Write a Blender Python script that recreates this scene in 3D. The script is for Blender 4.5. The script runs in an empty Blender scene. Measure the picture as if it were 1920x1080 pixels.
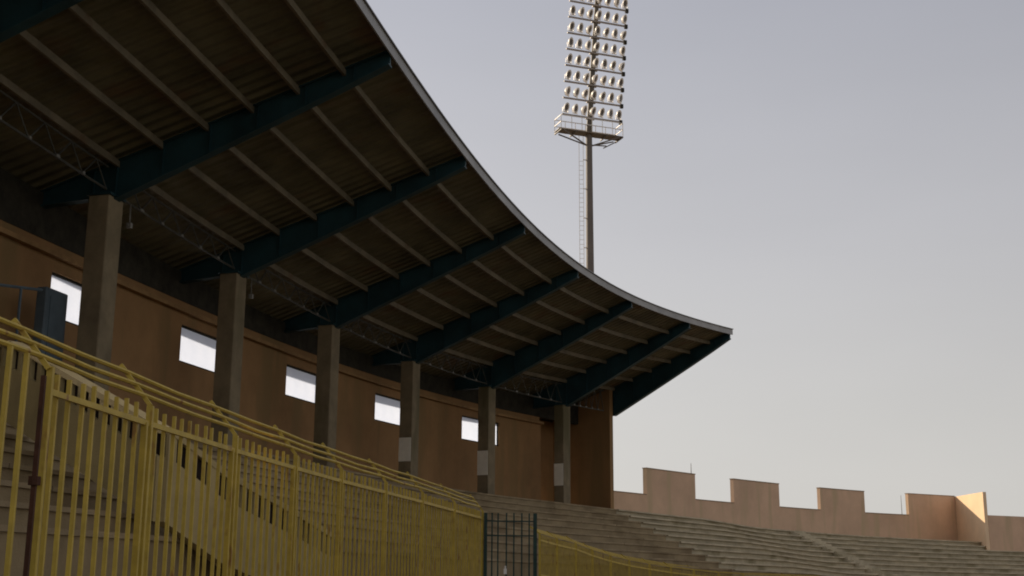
import bpy, bmesh, math, random
from mathutils import Vector, Matrix
random.seed(7)
C = bpy.context.scene.collection
CAMZ = 1.6

# ------------------------------------------------------------------ camera
def make_camera():
    f, pitch, roll = 2353.27, 0.2270, 0.00562
    right = Vector((1, 0, 0)); fwd = Vector((0, math.cos(pitch), math.sin(pitch)))
    up = Vector((0, -math.sin(pitch), math.cos(pitch)))
    cr, sr = math.cos(roll), math.sin(roll)
    r2 = cr * right + sr * up; u2 = -sr * right + cr * up
    m = Matrix((r2, u2, -fwd)).transposed().to_4x4()
    m.translation = Vector((0, 0, CAMZ))
    cd = bpy.data.cameras.new('camera'); cd.sensor_width = 36; cd.lens = 36 * f / 1920
    cd.clip_end = 3000; cd.clip_start = 0.05
    o = bpy.data.objects.new('camera', cd); C.objects.link(o); o.matrix_world = m
    bpy.context.scene.camera = o
make_camera()

# ------------------------------------------------------------------ light and sky
SUN_AZ = math.radians(-52)      # clockwise from +Y
SUN_EL = math.radians(24.5)
sd = bpy.data.lights.new('sun', 'SUN'); sd.energy = 5.0; sd.angle = math.radians(0.5); sd.color = (1.0, 0.83, 0.62)
so = bpy.data.objects.new('sun', sd); C.objects.link(so)
sdir = Vector((math.sin(SUN_AZ) * math.cos(SUN_EL), math.cos(SUN_AZ) * math.cos(SUN_EL), math.sin(SUN_EL)))
so.rotation_euler = (-sdir).to_track_quat('-Z', 'Y').to_euler(); so.location = (0, 0, 80)

w = bpy.data.worlds.new("World"); bpy.context.scene.world = w; w.use_nodes = True
nt = w.node_tree; nt.nodes.clear(); L = nt.links.new
out = nt.nodes.new('ShaderNodeOutputWorld'); bg = nt.nodes.new('ShaderNodeBackground')
sky = nt.nodes.new('ShaderNodeTexSky'); sky.sky_type = 'NISHITA'; sky.sun_disc = False
sky.sun_elevation = SUN_EL; sky.sun_rotation = SUN_AZ; sky.air_density = 1.0; sky.dust_density = 4.0; sky.ozone_density = 1.0
hs = nt.nodes.new('ShaderNodeHueSaturation'); hs.inputs['Saturation'].default_value = 0.35
tc = nt.nodes.new('ShaderNodeTexCoord'); sep = nt.nodes.new('ShaderNodeSeparateXYZ')
ramp = nt.nodes.new('ShaderNodeValToRGB')      # thin high cloud veil: paler and warmer low down
cr = ramp.color_ramp
cr.elements[0].position = 0.0; cr.elements[0].color = (0.80, 0.775, 0.73, 1)
cr.elements[1].position = 1.0; cr.elements[1].color = (0.36, 0.375, 0.42, 1)
for pos, col in ((0.12, (0.71, 0.695, 0.675, 1)), (0.26, (0.60, 0.595, 0.62, 1)), (0.46, (0.455, 0.465, 0.53, 1))):
    e = cr.elements.new(pos); e.color = col
ns = nt.nodes.new('ShaderNodeTexNoise'); ns.inputs['Scale'].default_value = 2.2; ns.inputs['Detail'].default_value = 5
mp = nt.nodes.new('ShaderNodeMapping'); mp.inputs['Scale'].default_value = (1, 1, 3.5)
nm = nt.nodes.new('ShaderNodeMapRange'); nm.inputs['To Min'].default_value = 0.91; nm.inputs['To Max'].default_value = 1.09
sc10 = nt.nodes.new('ShaderNodeVectorMath'); sc10.operation = 'SCALE'; sc10.inputs['Scale'].default_value = 10.0
mulv = nt.nodes.new('ShaderNodeVectorMath'); mulv.operation = 'SCALE'
mix = nt.nodes.new('ShaderNodeMix'); mix.data_type = 'RGBA'; mix.inputs[0].default_value = 0.82
L(sky.outputs[0], hs.inputs['Color']); L(tc.outputs['Generated'], sep.inputs[0]); L(sep.outputs['Z'], ramp.inputs[0])
L(tc.outputs['Generated'], mp.inputs['Vector']); L(mp.outputs[0], ns.inputs['Vector']); L(ns.outputs[0], nm.inputs['Value'])
mr = nt.nodes.new('ShaderNodeMapRange'); mr.inputs['From Min'].default_value = -0.15; mr.inputs['From Max'].default_value = 0.42
mr.inputs['To Min'].default_value = 1.04; mr.inputs['To Max'].default_value = 0.875      # the veil thins away from the sun's side
mm_ = nt.nodes.new('ShaderNodeMath'); mm_.operation = 'MULTIPLY'; L(sep.outputs['X'], mr.inputs['Value']); L(mr.outputs[0], mm_.inputs[0]); L(nm.outputs[0], mm_.inputs[1])
L(ramp.outputs[0], sc10.inputs[0]); L(sc10.outputs[0], mulv.inputs[0]); L(mm_.outputs[0], mulv.inputs['Scale'])
L(hs.outputs[0], mix.inputs[6]); L(mulv.outputs[0], mix.inputs[7])
L(mix.outputs[2], bg.inputs['Color']); bg.inputs['Strength'].default_value = 0.1
L(bg.outputs[0], out.inputs['Surface'])
vs = bpy.context.scene.view_settings
vs.view_transform = 'Standard'; vs.look = 'None'; vs.exposure = 0.0; vs.gamma = 1.0; vs.use_curve_mapping = False
bpy.context.scene.cycles.filter_width = 1.9
bpy.context.scene.cycles.max_bounces = 6

# ------------------------------------------------------------------ materials
def mat(name, col, rough=0.85, var=0.15, scale=3.0, bump=0.0, bscale=40.0, metal=0.0, stain=None, stretch=(1, 1, 1), col2=None, spec=0.3):
    m = bpy.data.materials.new(name); m.use_nodes = True
    n = m.node_tree; b = n.nodes['Principled BSDF']; l = n.links.new
    b.inputs['Roughness'].default_value = rough; b.inputs['Metallic'].default_value = metal
    b.inputs['Specular IOR Level'].default_value = spec
    tc = n.nodes.new('ShaderNodeTexCoord'); mp = n.nodes.new('ShaderNodeMapping'); mp.inputs['Scale'].default_value = stretch
    l(tc.outputs['Object'], mp.inputs[0])
    nz = n.nodes.new('ShaderNodeTexNoise'); nz.inputs['Scale'].default_value = scale; nz.inputs['Detail'].default_value = 6; nz.inputs['Roughness'].default_value = 0.65
    l(mp.outputs[0], nz.inputs['Vector'])
    r = n.nodes.new('ShaderNodeValToRGB')
    c2 = col2 or tuple(c * (1 - var * 1.3) for c in col)
    r.color_ramp.elements[0].position = 0.32; r.color_ramp.elements[0].color = (*c2, 1)
    r.color_ramp.elements[1].position = 0.68; r.color_ramp.elements[1].color = (*[min(1, c * (1 + var)) for c in col], 1)
    l(nz.outputs[0], r.inputs[0]); outc = r.outputs[0]
    if stain:
        n2 = n.nodes.new('ShaderNodeTexNoise'); n2.inputs['Scale'].default_value = stain[1]; n2.inputs['Detail'].default_value = 8
        m2 = n.nodes.new('ShaderNodeMapping'); m2.inputs['Scale'].default_value = stain[2]
        l(tc.outputs['Object'], m2.inputs[0]); l(m2.outputs[0], n2.inputs['Vector'])
        r2 = n.nodes.new('ShaderNodeValToRGB'); r2.color_ramp.elements[0].position = stain[3]; r2.color_ramp.elements[1].position = stain[3] + 0.14
        l(n2.outputs[0], r2.inputs[0])
        mx = n.nodes.new('ShaderNodeMix'); mx.data_type = 'RGBA'; l(r2.outputs[0], mx.inputs[0]); l(outc, mx.inputs[6]); mx.inputs[7].default_value = (*stain[0], 1)
        outc = mx.outputs[2]
    l(outc, b.inputs['Base Color'])
    if bump:
        nb = n.nodes.new('ShaderNodeTexNoise'); nb.inputs['Scale'].default_value = bscale; nb.inputs['Detail'].default_value = 4
        l(tc.outputs['Object'], nb.inputs['Vector'])
        bp = n.nodes.new('ShaderNodeBump'); bp.inputs['Strength'].default_value = bump; bp.inputs['Distance'].default_value = 0.02
        l(nb.outputs[0], bp.inputs['Height']); l(bp.outputs[0], b.inputs['Normal'])
    return m
M = {}
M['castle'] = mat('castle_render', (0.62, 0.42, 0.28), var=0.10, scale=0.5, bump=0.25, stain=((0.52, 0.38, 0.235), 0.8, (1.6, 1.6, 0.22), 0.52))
M['side'] = mat('sunlit_render', (0.80, 0.58, 0.37), var=0.08, scale=0.6, bump=0.2)  # castle render lightened in colour to strengthen the sunlight on the side wall
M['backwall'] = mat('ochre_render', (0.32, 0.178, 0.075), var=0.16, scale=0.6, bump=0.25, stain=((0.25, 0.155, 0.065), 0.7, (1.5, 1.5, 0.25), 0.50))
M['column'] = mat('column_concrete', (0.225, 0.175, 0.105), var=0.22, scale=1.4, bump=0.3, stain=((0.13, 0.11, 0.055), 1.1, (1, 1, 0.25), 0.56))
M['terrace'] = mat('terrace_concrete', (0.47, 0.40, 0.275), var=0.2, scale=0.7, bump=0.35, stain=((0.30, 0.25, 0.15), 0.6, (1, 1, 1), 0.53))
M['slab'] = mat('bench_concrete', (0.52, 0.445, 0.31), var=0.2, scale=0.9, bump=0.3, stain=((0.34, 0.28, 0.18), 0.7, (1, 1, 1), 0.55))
M['terrace_c'] = mat('shaded_stand_concrete', (0.30, 0.225, 0.125), var=0.2, scale=0.8, bump=0.35, stain=((0.21, 0.15, 0.08), 0.5, (1, 1, 1), 0.5))  # terrace concrete with the shade under the roof put into its colour
M['slab_c'] = mat('shaded_bench_concrete', (0.33, 0.25, 0.145), var=0.2, scale=1.2, bump=0.3, stain=((0.22, 0.16, 0.085), 0.5, (1, 1, 1), 0.5))  # bench concrete darkened the same way for the roof's shade
M['deck'] = mat('deck_sheet', (0.185, 0.165, 0.10), rough=0.7, var=0.35, scale=0.6, stain=((0.17, 0.11, 0.06), 0.8, (1, 1, 1), 0.56))
M['decktop'] = mat('roof_sheet_top', (0.25, 0.25, 0.25), rough=0.5, var=0.1)
M['purlin'] = mat('purlin_steel', (0.21, 0.175, 0.12), rough=0.6, var=0.25, scale=1.5, stain=((0.14, 0.08, 0.04), 1.2, (1, 1, 1), 0.6))
M['girder'] = mat('teal_steel', (0.018, 0.055, 0.066), rough=0.5, var=0.3, scale=1.0)
M['truss'] = mat('truss_steel', (0.075, 0.075, 0.065), rough=0.5, var=0.3, scale=3)
M['gusset'] = mat('gusset_steel', (0.22, 0.21, 0.19), rough=0.5)
M['fascia'] = mat('fascia_metal', (0.35, 0.34, 0.33), rough=0.5, var=0.2, scale=0.7)
M['cladding'] = mat('dark_cladding', (0.035, 0.03, 0.02), var=0.4)
M['ledge'] = mat('ledge_render', (0.31, 0.18, 0.075), var=0.2)
M['coping'] = mat('weathered_coping', (0.34, 0.25, 0.17), var=0.25)
M['fence'] = mat('yellow_paint', (0.52, 0.365, 0.055), rough=0.55, var=0.14, scale=5, stain=((0.25, 0.10, 0.03), 7, (1, 1, 0.4), 0.60))
M['rust'] = mat('rusty_steel', (0.075, 0.03, 0.015), rough=0.8, var=0.4, scale=6)
M['green'] = mat('dark_green_paint', (0.018, 0.045, 0.035), rough=0.5, var=0.3, scale=5)
M['mast'] = mat('mast_galvanised', (0.155, 0.13, 0.11), rough=0.55, var=0.12, scale=0.8)
M['spine'] = mat('weathered_mast_head', (0.10, 0.085, 0.065), rough=0.6, var=0.15)
M['beam'] = mat('crossarm_steel', (0.30, 0.26, 0.23), rough=0.5, var=0.12)
M['casing'] = mat('lamp_casing', (0.75, 0.70, 0.64), rough=0.4, var=0.06)
M['lens'] = mat('lamp_glass', (0.13, 0.11, 0.10), rough=0.3, var=0.2, spec=0.5)
M['cheek'] = mat('cream_render', (0.47, 0.37, 0.18), var=0.16, scale=1.0, bump=0.3, stain=((0.34, 0.26, 0.11), 0.9, (1, 1, 0.5), 0.56))
M['dark'] = mat('painted_slot_shade', (0.02, 0.012, 0.01), var=0.3)  # shade inside the parapet slots, put into the colour
M['board'] = mat('whitewash', (0.82, 0.76, 0.64), var=0.08, scale=2)
M['booth'] = mat('blue_grey_paint', (0.10, 0.13, 0.15), rough=0.6, var=0.2, scale=1.5)
M['ground'] = mat('dusty_ground', (0.16, 0.13, 0.09), var=0.2, scale=0.2, bump=0.3)
M['grass'] = mat('grass', (0.05, 0.075, 0.02), var=0.3, scale=0.8, bump=0.5)
M['track'] = mat('track_rubber', (0.16, 0.05, 0.035), var=0.15, scale=1.0)
M['base'] = mat('kerb_concrete', (0.28, 0.25, 0.2), var=0.15)
def pane_mat():
    m = bpy.data.materials.new('added_bright_pane'); m.use_nodes = True; n = m.node_tree; n.nodes.clear()
    o = n.nodes.new('ShaderNodeOutputMaterial'); t = n.nodes.new('ShaderNodeBsdfTranslucent'); d = n.nodes.new('ShaderNodeBsdfDiffuse')
    nz = n.nodes.new('ShaderNodeTexNoise'); nz.inputs['Scale'].default_value = 4
    r = n.nodes.new('ShaderNodeValToRGB'); r.color_ramp.elements[0].color = (0.74, 0.80, 0.92, 1); r.color_ramp.elements[1].color = (0.82, 0.87, 0.98, 1)
    n.links.new(nz.outputs[0], r.inputs[0]); n.links.new(r.outputs[0], t.inputs[0]); d.inputs[0].default_value = (0.8, 0.82, 0.85, 1)
    mx = n.nodes.new('ShaderNodeMixShader'); mx.inputs[0].default_value = 0.1
    n.links.new(t.outputs[0], mx.inputs[1]); n.links.new(d.outputs[0], mx.inputs[2]); n.links.new(mx.outputs[0], o.inputs[0]); return m
M['pane'] = pane_mat()  # translucent panes added to turn the window openings bright white

# corrugation of the soffit and its sheets: bands across the slope, from the mesh's UVs (metres)
def add_corrugation(m, period=0.33, strength=0.9):
    n = m.node_tree; b = n.nodes['Principled BSDF']; l = n.links.new
    uv = n.nodes.new('ShaderNodeUVMap'); sp = n.nodes.new('ShaderNodeSeparateXYZ'); l(uv.outputs[0], sp.inputs[0])
    a = n.nodes.new('ShaderNodeMath'); a.operation = 'MULTIPLY'; a.inputs[1].default_value = 2 * math.pi / period; l(sp.outputs[0], a.inputs[0])
    s = n.nodes.new('ShaderNodeMath'); s.operation = 'SINE'; l(a.outputs[0], s.inputs[0])
    bp = n.nodes.new('ShaderNodeBump'); bp.inputs['Strength'].default_value = strength; bp.inputs['Distance'].default_value = 0.05
    l(s.outputs[0], bp.inputs['Height']); l(bp.outputs[0], b.inputs['Normal'])
add_corrugation(M['deck'])

# ------------------------------------------------------------------ plan curve of the bowl (column line), s in metres along it
KN = [-30, -12, 6, 24, 40, 60, 90, 200]; KV = [-.005, -.00501, .00679, .02013, .0023, .01696, .01775, .01775]
def kappa(s):
    for i in range(len(KN) - 1):
        if s <= KN[i + 1]:
            t = (s - KN[i]) / (KN[i + 1] - KN[i]); return KV[i] + t * (KV[i + 1] - KV[i])
    return KV[-1]
DS = 0.25; G0 = -30.0; NG = int(160 / DS)
def build_curve():
    A = [0.0]; X = [0.0]; Y = [0.0]
    for i in range(NG): A.append(A[-1] + (kappa(G0 + i * DS) + kappa(G0 + (i + 1) * DS)) / 2 * DS)
    z = int(-G0 / DS); a0 = A[z]; A = [a - a0 + 0.21282 for a in A]
    for i in range(NG):
        am = (A[i] + A[i + 1]) / 2; X.append(X[-1] + math.sin(am) * DS); Y.append(Y[-1] + math.cos(am) * DS)
    x0, y0 = X[z], Y[z]
    return [x - x0 - 7.96841 for x in X], [y - y0 + 24.68007 for y in Y], A
CX, CY, CA = build_curve()
def cur(s):
    u = min(max((s - G0) / DS, 0), NG - 1e-6); i = int(u); t = u - i
    return (CX[i] + t * (CX[i + 1] - CX[i]), CY[i] + t * (CY[i + 1] - CY[i]), CA[i] + t * (CA[i + 1] - CA[i]))
def P(s, off, z):                       # off > 0 is away from the pitch; z measured from eye height
    x, y, a = cur(s); return Vector((x - math.cos(a) * off, y + math.sin(a) * off, z + CAMZ))
def frame(s):
    a = cur(s)[2]; return Vector((math.sin(a), math.cos(a), 0)), Vector((-math.cos(a), math.sin(a), 0))
def HE(s): i = max(s / 6, -1.5) - 2.5; return 9.681 - .0146 * i + .0468 * i * i
def HC(s): i = s / 6 - 2.5; return 7.075 - .080 * i + .0266 * i * i
DE = 5.743
def SOF(s, off): return HE(s) - 1.92 * (1 + off / DE)

# ------------------------------------------------------------------ mesh helpers
def obj(name, bm, m, parent=None, label=None, cat=None, group=None, kind=None, smooth=False):
    bmesh.ops.recalc_face_normals(bm, faces=bm.faces[:])
    me = bpy.data.meshes.new(name); bm.to_mesh(me); bm.free()
    for mm in (m if isinstance(m, (list, tuple)) else [m]): me.materials.append(mm)
    if smooth:
        for p in me.polygons: p.use_smooth = True
    o = bpy.data.objects.new(name, me); C.objects.link(o)
    if parent: o.parent = parent; o.matrix_parent_inverse = Matrix.Translation(-parent.location) if parent.type == 'EMPTY' and not parent.parent else Matrix.Identity(4)
    if label: o['label'] = label
    if cat: o['category'] = cat
    if group: o['group'] = group
    if kind: o['kind'] = kind
    return o
def empty(name, loc, label, cat, group=None):
    o = bpy.data.objects.new(name, None); C.objects.link(o); o.location = loc; o.empty_display_size = 0.3
    o['label'] = label; o['category'] = cat
    if group: o['group'] = group
    return o
def sub(name, bm, m, part, **k):        # a sub-part: same world coordinates as its parent mesh
    o = obj(name, bm, m, None, **k); o.parent = part; return o
def hexa(bm, pts):                      # 8 corners: 4 bottom, 4 top
    v = [bm.verts.new(p) for p in pts]
    for f in ((3, 2, 1, 0), (4, 5, 6, 7), (0, 1, 5, 4), (1, 2, 6, 5), (2, 3, 7, 6), (3, 0, 4, 7)): bm.faces.new([v[i] for i in f])
def box(bm, c, ax, ay, az, hx, hy, hz):
    c = Vector(c); q = []
    for z in (-1, 1):
        for x, y in ((-1, -1), (1, -1), (1, 1), (-1, 1)): q.append(c + ax * hx * x + ay * hy * y + az * hz * z)
    hexa(bm, q)
Z = Vector((0, 0, 1))
def cbox(bm, s0, s1, o0, o1, z0, z1):   # straight block in the curve's frame
    q = [P(s0, o0, z0), P(s1, o0, z0), P(s1, o1, z0), P(s0, o1, z0), P(s0, o0, z1), P(s1, o0, z1), P(s1, o1, z1), P(s0, o1, z1)]
    hexa(bm, q)
def bar(bm, a, b, wdt, hgt=None, up=Z):
    a = Vector(a); b = Vector(b); d = (b - a); ln = d.length
    if ln < 1e-6: return
    d /= ln; sx = d.cross(up)
    if sx.length < 1e-4: sx = Vector((1, 0, 0))
    sx.normalize(); sy = sx.cross(d)
    box(bm, (a + b) / 2, d, sx, sy, ln / 2, wdt / 2, (hgt or wdt) / 2)
def tube(bm, a, b, r0, r1=None, n=8, caps=True):
    a = Vector(a); b = Vector(b); r1 = r0 if r1 is None else r1; d = (b - a).normalized()
    sx = d.cross(Z)
    if sx.length < 1e-3: sx = Vector((1, 0, 0))
    sx.normalize(); sy = d.cross(sx)
    A = [bm.verts.new(a + (sx * math.cos(t) + sy * math.sin(t)) * r0) for t in [2 * math.pi * k / n for k in range(n)]]
    B = [bm.verts.new(b + (sx * math.cos(t) + sy * math.sin(t)) * r1) for t in [2 * math.pi * k / n for k in range(n)]]
    for k in range(n): bm.faces.new((A[k], A[(k + 1) % n], B[(k + 1) % n], B[k]))
    if caps: bm.faces.new(A); bm.faces.new(B[::-1])
def sweep(bm, prof, s0, s1, ds=1.0, uv=False):   # prof(s) -> closed polygon of (off, z)
    n = max(1, int(math.ceil((s1 - s0) / ds))); rings = []
    ss = [s0 + (s1 - s0) * k / n for k in range(n + 1)]
    lay = bm.loops.layers.uv.verify() if uv else None
    for s in ss: rings.append(([bm.verts.new(P(s, o, z)) for o, z in prof(s)], s, prof(s)))
    m = len(rings[0][0])
    for k in range(n):
        (a, sa, pa), (b, sb, pb) = rings[k], rings[k + 1]
        for j in range(m):
            f = bm.faces.new((a[j], a[(j + 1) % m], b[(j + 1) % m], b[j]))
            if uv:
                for lp, q in zip(f.loops, ((sa, pa[j][0]), (sa, pa[(j + 1) % m][0]), (sb, pb[(j + 1) % m][0]), (sb, pb[j][0]))): lp[lay].uv = q
    bm.faces.new(rings[0][0][::-1]); bm.faces.new(rings[-1][0])
def rect(o0, o1, z0, z1): return lambda s: [(o0, z0), (o1, z0), (o1, z1), (o0, z1)]
N = bmesh.new

# ================================================================== SETTING
def sheet(name, pts, z, m):
    bm = N(); bm.faces.new([bm.verts.new((x, y, z)) for x, y in pts]); return obj(name, bm, m, kind='structure')
sheet('ground', [(-1500, -1500), (1500, -1500), (1500, 1500), (-1500, 1500)], 0.0, M['ground'])
def arc(off, s0, s1, n=60): return [tuple(P(s0 + (s1 - s0) * k / n, off, 0))[:2] for k in range(n + 1)]
sheet('running_track', arc(-11, -28, 125) + [(60, -60), (-6, -60)], 0.004, M['track'])
sheet('pitch', arc(-20, -28, 125) + [(55, -60), (3, -60)], 0.008, M['grass'])

# ================================================================== TERRACE (bleachers of the bowl)
def lerp(t, s):
    for (a, u), (b, v) in zip(t[:-1], t[1:]):
        if s <= b: return u + (v - u) * max(0, (s - a)) / (b - a)
    return t[-1][1]
PROM_T = [(-30, 2.92), (28, 2.92), (34, 2.85), (41, 2.76), (46, 2.52), (56, 2.42), (71, 2.31), (112, 2.30)]
def PR(s): return lerp(PROM_T, s)
PROM_C, PROM_U = 2.92, 2.44            # promenade level under the roof / in the open
ROWD, RISE = 0.60, 0.28
def terrace(name, s0, s1, rows, label, o_back, mb, ms, nose):
    t = empty(name, P((s0 + s1) / 2, -6, -CAMZ), label, 'terrace')
    def prof(s):
        pts = [(o_back, -CAMZ), (o_back, PR(s))]; o = -0.32; z = PR(s)
        for k in range(rows):
            pts.append((o, z)); z -= RISE; pts.append((o, z)); o -= ROWD
        pts.append((o, z)); pts.append((o, -CAMZ)); return pts
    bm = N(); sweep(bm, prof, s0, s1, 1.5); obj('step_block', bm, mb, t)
    for k in range(rows + 1):
        o = -0.32 - ROWD * k; dz = -RISE * k
        bm = N(); a = s0
        while a < s1 - 0.1:
            b = min(a + 3.0, s1); j = random.uniform(-0.005, 0.005)
            sweep(bm, lambda s: [(o - nose + j, PR(s) + dz + .002), (o + .26, PR(s) + dz + .002), (o + .26, PR(s) + dz + .062 + j * .5), (o - nose + j, PR(s) + dz + .062 + j * .5)], a + 0.012, b - 0.012, 1.5); a = b
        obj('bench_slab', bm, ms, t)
    return t
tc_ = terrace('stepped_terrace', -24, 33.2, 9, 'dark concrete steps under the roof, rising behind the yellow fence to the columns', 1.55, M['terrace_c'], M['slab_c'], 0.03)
tu_ = terrace('stepped_terrace', 33.22, 112, 9, 'open grey concrete bleacher steps in front of the battlemented wall', 2.95, M['terrace'], M['slab'], 0.11)
def stair(s, t, prom, rows):
    bm = N(); o = -0.32; z = prom + 0.05
    for k in range(rows * 2):
        cbox(bm, s - 0.6, s + 0.6, o - 0.30, o + 0.01, z - 0.35, z + 0.012); o -= 0.30; z -= 0.14
    obj('stair_flight', bm, M['terrace'], t)
stair(50.4, tu_, PR(50.4), 9)

# sloping cheek wall with a row of dark openings, seen through the yellow bars
def cheek():
    pts = [(-7.9, 18.6, 2.30), (-7.1, 17.7, 2.18), (-4.2, 15.25, 0.68), (-3.62, 16.0, 0.19), (-3.02, 17.7, -0.20), (-2.75, 19.3, -0.45)]
    t = empty('parapet_wall', (-5.0, 16.0, 0), 'cream sloping parapet with a row of dark openings behind the yellow fence', 'parapet')
    bm = N(); bmo = N()
    for (x0, y0, z0), (x1, y1, z1) in zip(pts[:-1], pts[1:]):
        a = Vector((x0, y0, 0)); b = Vector((x1, y1, 0)); d = (b - a).normalized(); nn = Vector((-d.y, d.x, 0)) * 0.09
        ln = (b - a).length; zz0 = z0 + CAMZ; zz1 = z1 + CAMZ
        def seg(u0, u1, h0, h1, off=0.0, th=1.0, tgt=None):
            q = []
            for h in (h0, h1):
                for u, sg in ((u0, -1), (u1, -1), (u1, 1), (u0, 1)):
                    p = a + d * (ln * u) + nn * (sg * th) ; p.z = zz0 + (zz1 - zz0) * u + h; q.append(p)
            hexa(tgt if tgt is not None else bm, q)
        seg(0, 1, -0.05, 0.72); seg(0, 1, 1.0, 1.08, th=1.1)
        k = max(1, int(ln / 0.27))
        for i in range(k):
            seg((i + 0.0) / k, (i + 0.38) / k, 0.72, 1.0, th=0.98)
        seg(0, 1, 0.721, 0.999, th=0.35, tgt=bmo)  # solid near-black strip filling the slots, painting their inner shade
    obj('wall_body', bm, M['cheek'], t); obj('dark_backing', bmo, M['dark'], t)
cheek()

# ================================================================== GRANDSTAND
gs = empty('grandstand', P(6, 0, -CAMZ), 'covered grandstand with a cantilever roof curving over the terrace at the left', 'grandstand')
WIN = [(-5.8, -3.9), (0.17, 2.2), (5.8, 7.98), (11.82, 13.95), (17.85, 19.9), (24.22, 27.02)]
WB, WT = 5.18, 6.13
def back_wall():
    bm = N(); a = -24.0
    for (b, c) in WIN + [(30.2, None)]:
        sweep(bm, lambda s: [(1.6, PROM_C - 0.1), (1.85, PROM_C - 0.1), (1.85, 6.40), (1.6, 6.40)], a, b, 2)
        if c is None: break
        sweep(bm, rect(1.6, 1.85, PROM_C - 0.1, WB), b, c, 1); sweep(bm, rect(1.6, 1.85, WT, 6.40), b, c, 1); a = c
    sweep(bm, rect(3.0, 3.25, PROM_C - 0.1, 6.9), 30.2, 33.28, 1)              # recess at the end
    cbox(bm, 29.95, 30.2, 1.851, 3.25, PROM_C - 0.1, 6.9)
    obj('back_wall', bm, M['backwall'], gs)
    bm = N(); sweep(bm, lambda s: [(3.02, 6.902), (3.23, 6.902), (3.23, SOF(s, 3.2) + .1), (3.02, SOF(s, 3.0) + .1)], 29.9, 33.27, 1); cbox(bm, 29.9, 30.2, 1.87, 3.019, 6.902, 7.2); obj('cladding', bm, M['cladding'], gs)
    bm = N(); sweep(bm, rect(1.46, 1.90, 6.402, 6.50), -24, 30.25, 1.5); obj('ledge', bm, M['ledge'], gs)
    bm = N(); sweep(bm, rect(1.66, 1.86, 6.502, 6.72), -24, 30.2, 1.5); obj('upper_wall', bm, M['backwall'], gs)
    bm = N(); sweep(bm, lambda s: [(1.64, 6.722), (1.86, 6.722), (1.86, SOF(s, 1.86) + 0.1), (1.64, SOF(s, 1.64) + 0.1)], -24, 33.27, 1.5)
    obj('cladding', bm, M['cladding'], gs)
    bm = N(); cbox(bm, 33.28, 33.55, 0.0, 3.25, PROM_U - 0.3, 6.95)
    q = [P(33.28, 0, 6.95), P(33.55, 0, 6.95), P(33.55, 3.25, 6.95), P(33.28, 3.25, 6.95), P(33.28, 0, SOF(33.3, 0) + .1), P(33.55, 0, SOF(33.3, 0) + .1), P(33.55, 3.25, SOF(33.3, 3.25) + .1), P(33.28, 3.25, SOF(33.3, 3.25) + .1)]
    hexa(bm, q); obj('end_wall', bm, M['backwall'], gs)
    for b, c in WIN[1:]:
        bm = N()
        cbox(bm, b, b + .05, 1.66, 1.74, WB, WT); cbox(bm, c - .05, c, 1.66, 1.74, WB, WT)
        cbox(bm, b + .05, c - .05, 1.66, 1.74, WB, WB + .05); cbox(bm, b + .05, c - .05, 1.66, 1.74, WT - .05, WT)
        fr = obj('window', bm, M['cladding'], gs)
        bm = N(); cbox(bm, b + .05, c - .05, 1.695, 1.705, WB + .05, WT - .05); sub('pane', bm, M['pane'], fr)
back_wall()
def column(i):
    s1 = 6.0 * i; s0 = s1 - 0.56; top = SOF(s1, 0.2) - 0.62 if i >= 0 else HC(s1)
    top = HC(s1) + 0.02
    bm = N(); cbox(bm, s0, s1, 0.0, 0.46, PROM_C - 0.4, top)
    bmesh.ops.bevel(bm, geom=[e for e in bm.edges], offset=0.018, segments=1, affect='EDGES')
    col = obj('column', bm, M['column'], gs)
    bm = N(); cbox(bm, s0 - 0.03, s1 + 0.03, -0.04, 0.50, top + 0.001, top + 0.05); 
    c = obj('bearing_plate', bm, M['girder'], gs)
    if i in (3, 4, 5):
        bm = N(); cbox(bm, s0 - 0.02, s0 - 0.002, 0.02, 0.45, 3.72, 4.62 if i > 3 else 4.5)
        sub('painted_panel', bm, M['board'], col)
for i in range(-2, 6): column(i)

# roof: deck, purlins, fascia
def roof():
    offs = [-DE, -4.6, -3.2, -1.6, 0.0, 1.6, 3.6]
    def prof(s):
        lo = [(o, SOF(s, o) + 0.15) for o in offs]; hi = [(o, SOF(s, o) + 0.20) for o in offs[::-1]]
        return lo + hi
    bm = N(); sweep(bm, prof, -24, 33.9, 1.0, uv=True)
    rf = obj('roof_deck', bm, M['deck'], gs)
    inv = Matrix.Translation(-gs.location)
    for k in range(0, 7):
        o = -DE * k / 6.0 if k < 6 else 2.6
        bm = N()
        cuts = [-24] + [6.0 * i - 0.1 for i in range(-3, 6)] + [33.75]
        for a, b in zip(cuts[:-1], cuts[1:]):
            sweep(bm, lambda s: [(o - .032, SOF(s, o)), (o + .032, SOF(s, o)), (o + .032, SOF(s, o) + .149), (o - .032, SOF(s, o) + .149)], a + .06, b - .06, 1.0)
        sub('purlin', bm, M['purlin'], rf)
    bm = N(); sweep(bm, lambda s: [(-DE - .035, SOF(s, -DE) + .02), (-DE - .001, SOF(s, -DE) + .02), (-DE - .001, SOF(s, -DE) + .25), (-DE - .035, SOF(s, -DE) + .25)], -24, 33.93, 1.0)
    sub('fascia', bm, M['fascia'], rf)
    bm = N(); sweep(bm, lambda s: [(-DE - .075, SOF(s, -DE) + .25), (-DE + .16, SOF(s, -DE) + .25), (-DE + .16, SOF(s, -DE) + .275), (-DE - .075, SOF(s, -DE) + .275)], -24, 33.95, 1.0)
    sub('roof_trim', bm, M['decktop'], rf)
roof()
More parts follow.
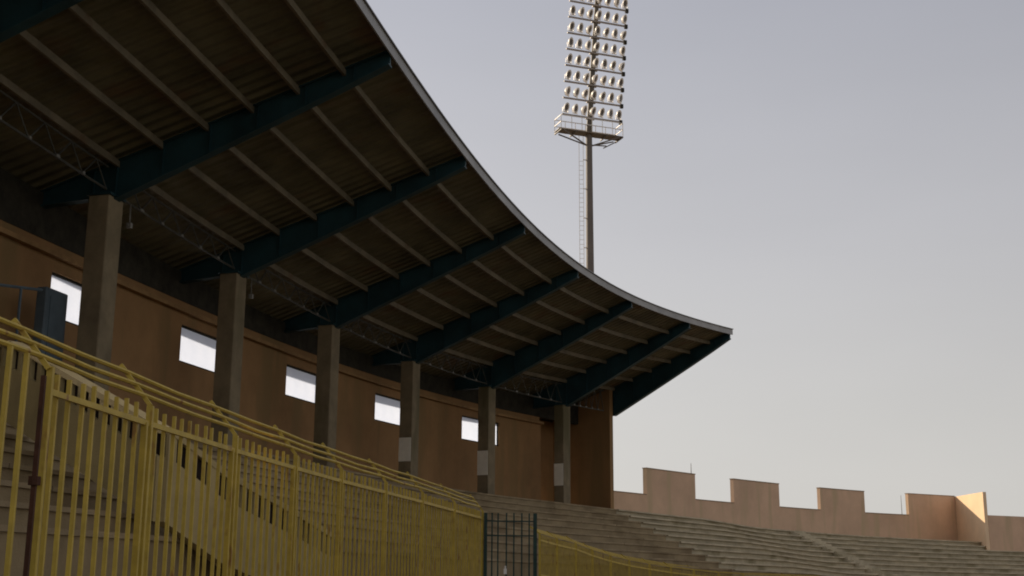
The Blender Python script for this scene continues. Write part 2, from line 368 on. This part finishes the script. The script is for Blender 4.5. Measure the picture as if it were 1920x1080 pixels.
def girder(s, end=False):
    def depth(o):
        if o <= 0: t = 1 + o / DE; return 0.16 + (SOF(s, 0) - HC(s) - 0.12) * t ** 0.9
        return max(0.2, SOF(s, 0) - HC(s) - 0.34 * o)
    offs = [-DE + 0.02, -4.8, -3.8, -2.8, -1.8, -0.9, 0.0, 0.55, 1.6, 3.4]
    bm = N(); w2 = 0.03 if not end else 0.05; fl = 0.11
    def strip(ws, zl, zh):
        prev = None
        for o in offs:
            c = []
            for ds, z in ((-ws, zl(o)), (ws, zl(o)), (ws, zh(o)), (-ws, zh(o))): c.append(bm.verts.new(P(s + ds, o, z)))
            if prev:
                for j in range(4): bm.faces.new((prev[j], prev[(j + 1) % 4], c[(j + 1) % 4], c[j]))
            else: bm.faces.new(c[::-1])
            prev = c
        bm.faces.new(prev)
    bot = lambda o: SOF(s, o) - depth(o) + .0
    strip(fl, bot, lambda o: bot(o) + .03)
    strip(w2, lambda o: bot(o) + .03, lambda o: SOF(s, o) + .12)
    strip(fl, lambda o: SOF(s, o) + .12, lambda o: SOF(s, o) + .148)
    t, n = frame(s)
    for o in (0.0, 0.5, -1.0, -2.0, -3.0, -4.0, -5.0):          # web stiffeners
        zb, zt = bot(o) + .03, SOF(s, o) + .12
        box(bm, P(s, o, (zb + zt) / 2), t, n, Z, 0.09, 0.006, (zt - zb) / 2)
    obj('girder', bm, M['girder'], gs)
for i in range(-3, 6): girder(6.0 * i - 0.28)
girder(33.75, True)
def truss(i):
    s0 = 6.0 * i - 0.16; s1 = s0 + (5.75 if i < 5 else 3.2)
    bm = N(); n = 4
    top = lambda s: SOF(s, 0.1) - 0.03; bot = lambda s: HC(s) + 0.12
    L_ = [s0 + 0.12 + (s1 - s0 - 0.24) * k / 12 for k in range(13)]
    for a, b in zip(L_[:-1], L_[1:]):
        tube(bm, P(a, .1, bot(a)), P(b, .1, bot(b)), .026, n=6)
    tr = obj('truss', bm, M['truss'], gs)
    bm = N()
    for a, b in zip(L_[:-1], L_[1:]): tube(bm, P(a, .1, top(a)), P(b, .1, top(b)), .022, n=6)
    sub('top_chord', bm, M['truss'], tr)
    bm = N(); m = 6; st = (L_[-1] - L_[0]) / m
    for k in range(m):
        a = L_[0] + st * k; tube(bm, P(a, .1, bot(a)), P(a + st / 2, .1, top(a + st / 2)), .017, n=6); tube(bm, P(a + st / 2, .1, top(a + st / 2)), P(a + st, .1, bot(a + st)), .017, n=6)
    sub('web_bars', bm, M['truss'], tr)
    for k in range(m):
        a = L_[0] + st * k; bm = N(); t, nn = frame(a); box(bm, P(a + .02, .08, bot(a) + .02), t, nn, Z, random.uniform(.03, .07), .012, .03); sub('gusset_plate', bm, M['gusset'], tr)
for i in range(-3, 6): truss(i)

for i in (0, 1):                                             # small floodlights hung beside each column head
    s_ = 6.0 * i + .38; t_, n_ = frame(s_); c_ = P(s_, .05, HC(s_) - .36)
    bm = N(); box(bm, c_, t_, n_, Z, .04, .05, .055); bar(bm, c_ + Z * .075, c_ + Z * .46, .02); bar(bm, c_ - t_ * .07, c_ + t_ * .07, .03)
    obj('hanging_lamp', bm, M['gusset'], gs)

# booth and its frame at the left of the first window
bt = empty('ticket_booth', P(-0.8, 0.9, PROM_C), 'dark blue-grey upright cabinet covering the lower corner of the first window', 'cabinet')
bm = N(); cbox(bm, -1.16, -0.40, 0.82, 1.04, PROM_C, 5.46); bmesh.ops.bevel(bm, geom=bm.edges[:], offset=.02, segments=1, affect='EDGES'); obj('cabinet_body', bm, M['booth'], bt)
bm = N(); cbox(bm, -1.02, -0.56, 0.805, 0.819, PROM_C + .15, 5.3); obj('door', bm, M['booth'], bt)
bt.name = 'metal_cabinet'
fr = empty('handrail', P(-2.5, 0.8, PROM_C), 'thin dark pipe frame left of the cabinet before the ochre wall', 'handrail')
bm = N(); tube(bm, P(-4.6, .85, 4.85), P(-1.28, .85, 5.36), .03, n=6); obj('top_rail', bm, M['booth'], fr)
for s in (-4.5, -3.2, -1.95):
    bm = N(); tube(bm, P(s, .85, PROM_C), P(s, .85, 4.85 + (s + 4.6) * .1536), .028, n=6); obj('post', bm, M['booth'], fr)

# ================================================================== BATTLEMENTED WALL
NT, MT = 4.08, 5.42
bw = empty('battlement_wall', P(55, 3.1, -CAMZ), 'pinkish brown battlemented wall behind the open bleachers', 'wall')
bm = N(); sweep(bm, rect(3.0, 3.22, -CAMZ, NT), 33.56, 71.55, 1.5)
obj('wall_body', bm, M['castle'], bw)
for a, b, h in ((41.24, 45.91, 5.40), (49.77, 54.41, 5.40), (58.56, 62.91, 5.40), (67.09, 71.55, 5.455)):
    bm = N(); sweep(bm, rect(3.0, 3.22, NT, h), a, b, 1.5); obj('merlon', bm, M['castle'], bw)
for a, b, h in ((33.6, 41.2, NT), (41.22, 45.93, 5.40), (45.95, 49.73, NT), (49.75, 54.43, 5.40), (54.45, 58.52, NT), (58.54, 62.93, 5.40), (62.95, 67.05, NT), (67.07, 71.4, 5.455)):
    bm = N(); sweep(bm, rect(2.975, 3.245, h + .002, h + .045), a, b, 1.5); obj('coping', bm, M['coping'], bw)
c0 = P(71.44, 3.0, 0); c1 = Vector((29.72, 79.9, 0))
bm = N()
def wall2(bm, a, b, z0, z1, th):
    d = (b - a).normalized(); n = Vector((-d.y, d.x, 0)) * th
    hexa(bm, [Vector((p.x, p.y, z + CAMZ)) for z in (z0, z1) for p in (a, b, b + n, a + n)])
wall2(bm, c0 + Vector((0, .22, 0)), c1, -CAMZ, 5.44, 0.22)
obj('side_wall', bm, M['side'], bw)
bm = N(); pr = [Vector((29.96, 79.93, 0))] + [P(s, -1.25 - 0.004 * (s - 70), 0) for s in (72.5, 76, 80, 86, 94, 104)]
for a, b in zip(pr[:-1], pr[1:]): wall2(bm, a, b, -CAMZ, 4.0, 0.3)
obj('front_wall', bm, M['castle'], bw)
for s, z0, z1, lab in ((45.78, 5.40, 6.0, 'short thin rod rising from the right corner of the leftmost battlement'), (66.6, NT, 5.35, 'thin rod standing in the notch beside the rightmost battlement')):
    bm = N(); tube(bm, P(s, 3.15, z0 + .001), P(s, 3.15, z1), .022, .012, n=6); tube(bm, P(s, 3.15, z0 + .001), P(s, 3.15, z0 + .05), .06, n=8)
    obj('metal_rod', bm, M['mast'], label=lab, cat='rod')
bm = N(); b0 = P(53.6, -3.5, 0.30); tube(bm, b0 - Z * .25, b0 + Z * .12, .12, .16, 10); tube(bm, b0 + Z * .121, b0 + Z * .20, .16, .05, 10)
obj('litter_bin', bm, M['board'], label='small white rounded object on the open steps at the bottom edge', cat='bin')

# ================================================================== FLOODLIGHT MAST
mx, my = 4.8, 75.0
fm = empty('floodlight_mast', (mx, my, 0), 'tall floodlight mast with rows of lamps rising behind the grandstand roof', 'floodlight')
hb = Vector((mx, my, 27.4 + CAMZ)); ht = Vector((mx + .72, my + .1, 38.2 + CAMZ)); hd = (ht - hb).normalized()
bm = N(); tube(bm, (mx, my, 0), hb, .34, .20, 14); obj('pole', bm, M['mast'], fm, smooth=False)
bm = N(); tube(bm, hb, ht, .19, .13, 12); obj('head_spine', bm, M['spine'], fm)
row = Vector((3.45, 1.3, 0)).normalized(); nrm = Vector((row.y, -row.x, 0))
if nrm.y > 0: nrm = -nrm
# lamps: one source, then copies
lamps = []
def lamp_mesh():
    aim = (nrm + Vector((0.35, 0, -0.42))).normalized(); sx = aim.cross(Z).normalized(); sy = sx.cross(aim)
    def ring(bm, c, rx, ry, n=12): return [bm.verts.new(c + sx * math.cos(2 * math.pi * k / n) * rx + sy * math.sin(2 * math.pi * k / n) * ry) for k in range(n)]
    bm = N(); R = [ring(bm, aim * d, r * .17, r * .30) for d, r in ((-.16, .35), (-.12, .62), (0, .92), (.13, 1.0), (.15, 1.12), (.17, 1.12), (.17, .78), (.14, .72))]
    for a, b in zip(R[:-1], R[1:]):
        for k in range(12): bm.faces.new((a[k], a[(k + 1) % 12], b[(k + 1) % 12], b[k]))
    bm.faces.new(R[0])
    bar(bm, -aim * .05 - Z * .05 - sx * .21, -Z * .36 - sx * .21, .03); bar(bm, -aim * .05 - Z * .05 + sx * .21, -Z * .36 + sx * .21, .03); bar(bm, -Z * .36 - sx * .22, -Z * .36 + sx * .22, .04)
    bg_ = N(); q = ring(bg_, aim * .145, .125, .255); bg_.faces.new(q)
    q2 = ring(bg_, aim * .13, .125, .255); bg_.faces.new(q2[::-1])
    for k in range(12): bg_.faces.new((q[k], q[(k + 1) % 12], q2[(k + 1) % 12], q2[k]))
    bmesh.ops.recalc_face_normals(bm, faces=bm.faces[:]); bmesh.ops.recalc_face_normals(bg_, faces=bg_.faces[:])
    a = bpy.data.meshes.new('lamp'); bm.to_mesh(a); bm.free(); a.materials.append(M['casing'])
    b = bpy.data.meshes.new('lamp_glass'); bg_.to_mesh(b); bg_.free(); b.materials.append(M['lens']); return a, b
LM, LG = lamp_mesh()
for k in range(9):
    c = hb + hd * (0.95 + 1.105 * k)
    bm = N(); bar(bm, c - row * 1.98 + nrm * .16, c + row * 1.98 + nrm * .16, .08, .10); bar(bm, c - row * .3 + nrm * .02, c + row * .3 + nrm * .02, .14, .12)
    obj('crossarm', bm, M['beam'], fm)
    bm = N(); box(bm, c + row * 2.08 + nrm * .16 + Z * -.02, row, nrm, Z, .10, .08, .13); obj('junction_box', bm, M['cladding'], fm)
    for j in range(7):
        u = -1.75 + 0.605 * j
        pos = c + row * u + nrm * .24 + Z * .45
        la = bpy.data.objects.new('lamp', LM); C.objects.link(la); la.parent = fm; la.location = pos - fm.location; la.scale = (.92, .92, .92)
        la.rotation_euler = (random.uniform(-.10, .10), random.uniform(-.10, .10), random.uniform(-.3, .3))
        g = bpy.data.objects.new('lamp_glass', LG); C.objects.link(g); g.parent = la
# service platform with railing and struts
pc = hb + Z * -0.1
bm = N(); box(bm, pc, row, nrm, Z, 2.2, .40, .025)
for u in (-2.1, -1.05, 1.05, 2.1): bar(bm, pc + row * u - Z * .09 + nrm * .55, pc + row * u - Z * .09 - nrm * .55, .08)
obj('platform', bm, M['mast'], fm)
bm = N()
for sg in (-.52, .52):
    for h in (.42, .85): bar(bm, pc + row * -2.12 + nrm * sg + Z * h, pc + row * 2.12 + nrm * sg + Z * h, .04)
    for u in (-2.12, -1.4, -.7, 0, .7, 1.4, 2.12): bar(bm, pc + row * u + nrm * sg, pc + row * u + nrm * sg + Z * .85, .04)
for u in (-2.12, 2.12):
    for h in (.42, .85): bar(bm, pc + row * u - nrm * .52 + Z * h, pc + row * u + nrm * .52 + Z * h, .04)
obj('railing', bm, M['casing'], fm)
bm = N()
for u in (-1.9, 1.9):
    for sg in (-.45, .45): bar(bm, pc + row * u + nrm * sg - Z * .1, pc - Z * .75 + row * (u * .08), .07)
bar(bm, pc + row * 1.2 - nrm * .45 - Z * .62, pc + row * 2.1 - nrm * .45 - Z * .08, .06); bar(bm, pc + row * 1.2 - Z * .62, pc - Z * .7, .06)
obj('bracing', bm, M['mast'], fm)
bm = N(); lx = Vector((mx - .50, my - .05, 0))
for dx in (-.13, .13): bar(bm, lx + Vector((dx, 0, 2)), lx + Vector((dx, 0, 27.2 + CAMZ)), .03)
for k in range(84): zz = 2.2 + .3 * k; bar(bm, lx + Vector((-.13, 0, zz)), lx + Vector((.13, 0, zz)), .022)
for k in range(14): zz = 2.5 + 1.9 * k; bar(bm, lx + Vector((.1, 0, zz)), Vector((mx - .15, my, zz)), .05)
obj('ladder', bm, M['casing'], fm)

# ================================================================== YELLOW FENCE
FP = [(-3.75, 4.6), (-3.56, 6.8), (-3.36, 9.02), (-3.18, 11.02), (-2.93, 13.37), (-2.65, 15.55), (-2.36, 17.63), (-1.97, 20.0), (-1.56, 22.5), (-1.12, 25.4), (-0.63, 28.66)]
HR = 1.3
fn = empty('steel_fence', (-2.93, 13.37, 0), 'long yellow steel bar fence with inclined arms and rails, left of the dark gate', 'fence')
inv = Matrix.Translation(-fn.location)
def fence_path(pts, h):
    return [Vector((x, y, h + CAMZ)) for x, y in pts]
def outward(a, b): d = (b - a); return Vector((-d.y, d.x, 0)).normalized()
for i in range(len(FP) - 1):
    a = Vector((*FP[i], 0)); b = Vector((*FP[i + 1], 0)); d = (b - a).normalized(); ln = (b - a).length; n = outward(a, b)
    tall = i < 2
    bm = N()
    hr = HR if not tall else 1.72
    for h in ((hr, 0.25 - CAMZ, ) if tall else (HR, -0.25, 0.25 - CAMZ)):
        if tall and h == hr: continue
        bm = N(); bar(bm, a + Z * (h + CAMZ) + d * .03, b + Z * (h + CAMZ) - d * .03, .03, .045); rl = obj('cross_rail', bm, M['fence'], fn)
        if h in (HR, hr) or (tall and h < 0): pn = rl
    k = int(round(ln / (0.215 if not tall else 0.28)))
    for j in range(1, k):
        p = a + d * (ln * j / k); top = HR + .155 + random.uniform(-.012, .012) if not tall else 1.53
        lean = Vector((random.uniform(-.008, .008), random.uniform(-.012, .012), 0))
        bm = N(); bar(bm, p + Z * .12 + n * .031, p + lean + n * .031 + Z * (top + CAMZ), .032, .032, up=Vector((0, 1, 0)))
        sub('picket', bm, M['fence'], pn)
for i, (x, y) in enumerate(FP):
    a = Vector((x, y, 0)); b = Vector((*FP[min(i + 1, len(FP) - 1)], 0)); 
    if i == len(FP) - 1: b = a + (a - Vector((*FP[i - 1], 0)))
    d = (b - a).normalized(); n = outward(a, b)
    bm = N()
    if i == 2:
        bar(bm, a + d * .03, a + d * .03 + Z * (1.48 + CAMZ), .045, .045, up=Vector((0, 1, 0)))
    else:
        bar(bm, a, a + Z * (1.46 + CAMZ), .055, .055, up=Vector((0, 1, 0)))
        if i > 2: bar(bm, a - d * .10 + Z * .05, a - d * .10 + Z * (HR + CAMZ), .05, .05, up=Vector((0, 1, 0)))
    obj('post', bm, M['fence'], fn)
    bm = N(); base = a + Z * (1.46 + CAMZ); tip = a + n * .30 + Z * (1.83 + CAMZ); bar(bm, base, tip, .035, .035, up=Vector((0, 1, 0)))
    obj('arm', bm, M['fence'], fn)
bm = N(); a = Vector((*FP[2], 0)); d = (Vector((*FP[3], 0)) - a).normalized()
bar(bm, a - d * .07, a - d * .07 + Z * (1.40 + CAMZ), .032, .032, up=Vector((0, 1, 0))); tube(bm, a - d * .07 + Z * (0.62 + CAMZ), a - d * .07 + Z * (0.68 + CAMZ), .045, n=8)
obj('rusty_post', bm, M['rust'], fn, label='rusty dark post at the first joint of the fence')
for t, rr in ((.20, .020), (.47, .020), (.76, .020)):
    bm = N()
    q = []
    for i, (x, y) in enumerate(FP):
        a = Vector((x, y, 0)); b = Vector((*FP[min(i + 1, len(FP) - 1)], 0))
        if i == len(FP) - 1: b = a + (a - Vector((*FP[i - 1], 0)))
        q.append(a + outward(a, b) * .30 * t + Z * (1.46 + .37 * t + CAMZ + .02))
    for u, v in zip(q[:-1], q[1:]):
        m_ = (u + v) / 2 - Z * random.uniform(.004, .02); tube(bm, u, m_, rr, n=6); tube(bm, m_, v, rr, n=6)
    obj('rail', bm, M['fence'], fn)
bm = N()
for (x0, y0), (x1, y1) in zip(FP[:-1], FP[1:]):
    bar(bm, (x0, y0, .06), (x1, y1, .06), .3, .12)
obj('plinth', bm, M['base'], fn)

# second, lower run of fence beyond the gate
RF = [(11.2, -6.3, .98), (13.3, -6.25, .90), (15.6, -6.2, .83), (17.8, -6.1, .68), (20.0, -6.05, .54), (22.2, -6.0, .42), (24.5, -5.95, .32), (26.8, -5.9, .22), (29.2, -5.85, .13), (31.6, -5.85, .05), (34, -5.85, .0), (38, -5.9, -.05), (42, -5.9, -.08)]
f2 = empty('steel_fence', P(18, -6.1, -CAMZ), 'yellow steel fence curving away to the right of the dark gate', 'fence')
inv2 = Matrix.Translation(-f2.location)
for (s0, o0, h0), (s1, o1, h1) in zip(RF[:-1], RF[1:]):
    a = P(s0, o0, h0); b = P(s1, o1, h1); d = (b - a).normalized(); bm = N()
    bar(bm, a, b, .03, .05); pn = obj('cross_rail', bm, M['fence'], f2); bm = N(); bar(bm, a - Z * .9, b - Z * .9, .03, .04); obj('cross_rail', bm, M['fence'], f2)
    for t, up_ in ((.05, .2), (.10, .235), (.16, .27), (.22, .305), (.27, .34)): 
        n = Vector((-d.y, d.x, 0)).normalized(); bm = N(); bar(bm, a + n * t + Z * up_, b + n * t + Z * up_, .02, .02); obj('rail', bm, M['fence'], f2)
    bm = N(); k = int((b - a).length / .14)
    for j in range(k):
        p = a + (b - a) * (j / k); q = Vector((p.x, p.y, .05)); bar(bm, q, p + Z * .15, .024, .024, up=Vector((0, 1, 0)))
    sub('pickets', bm, M['fence'], pn)
    bm = N(); bar(bm, Vector((a.x, a.y, 0)), a + Z * .18, .055, .055, up=Vector((0, 1, 0))); n = Vector((-d.y, d.x, 0)).normalized(); bar(bm, a + Z * .16, a + n * .3 + Z * .38, .03, .03, up=Vector((0, 1, 0)))
    obj('post', bm, M['fence'], f2)

# open dark green gate leaf, facing the camera
ga = Vector((-0.56, 28.55, 0)); gb = Vector((0.55, 28.75, 0)); gd = (gb - ga).normalized(); gl = (gb - ga).length
gt = empty('gate', ga, 'dark green open gate leaf between the two runs of yellow fence', 'gate')
GT = 1.42
bm = N(); bar(bm, ga + Z * .1, ga + Z * (GT + CAMZ), .075, .075, up=Vector((0, 1, 0))); bar(bm, gb + Z * .1, gb + Z * (GT + CAMZ), .085, .085, up=Vector((0, 1, 0)))
for h in (1.24, .92, -.6, .15 - CAMZ): bar(bm, ga + Z * (h + CAMZ) + gd * .04, gb + Z * (h + CAMZ) - gd * .045, .022, .028)
obj('gate_frame', bm, M['green'], gt)
for u in (.13, .25, .42, .57, .73, .88):
    p = ga + gd * gl * u; bm = N(); bar(bm, p + Z * .2 + Vector((0, -.035, 0)), p + Vector((0, -.035, 0)) + Z * (GT + CAMZ - .0), .032, .032, up=Vector((0, 1, 0))); obj('gate_bar', bm, M['green'], gt)
bm = N(); p = ga + gd * gl * .40 + Z * (.14 + CAMZ) + Vector((0, -.075, 0)); box(bm, p, gd, Vector((0, 1, 0)), Z, .035, .02, .06); tube(bm, p + Z * .06, p + Z * .12, .02, n=8); obj('latch', bm, M['casing'], gt)
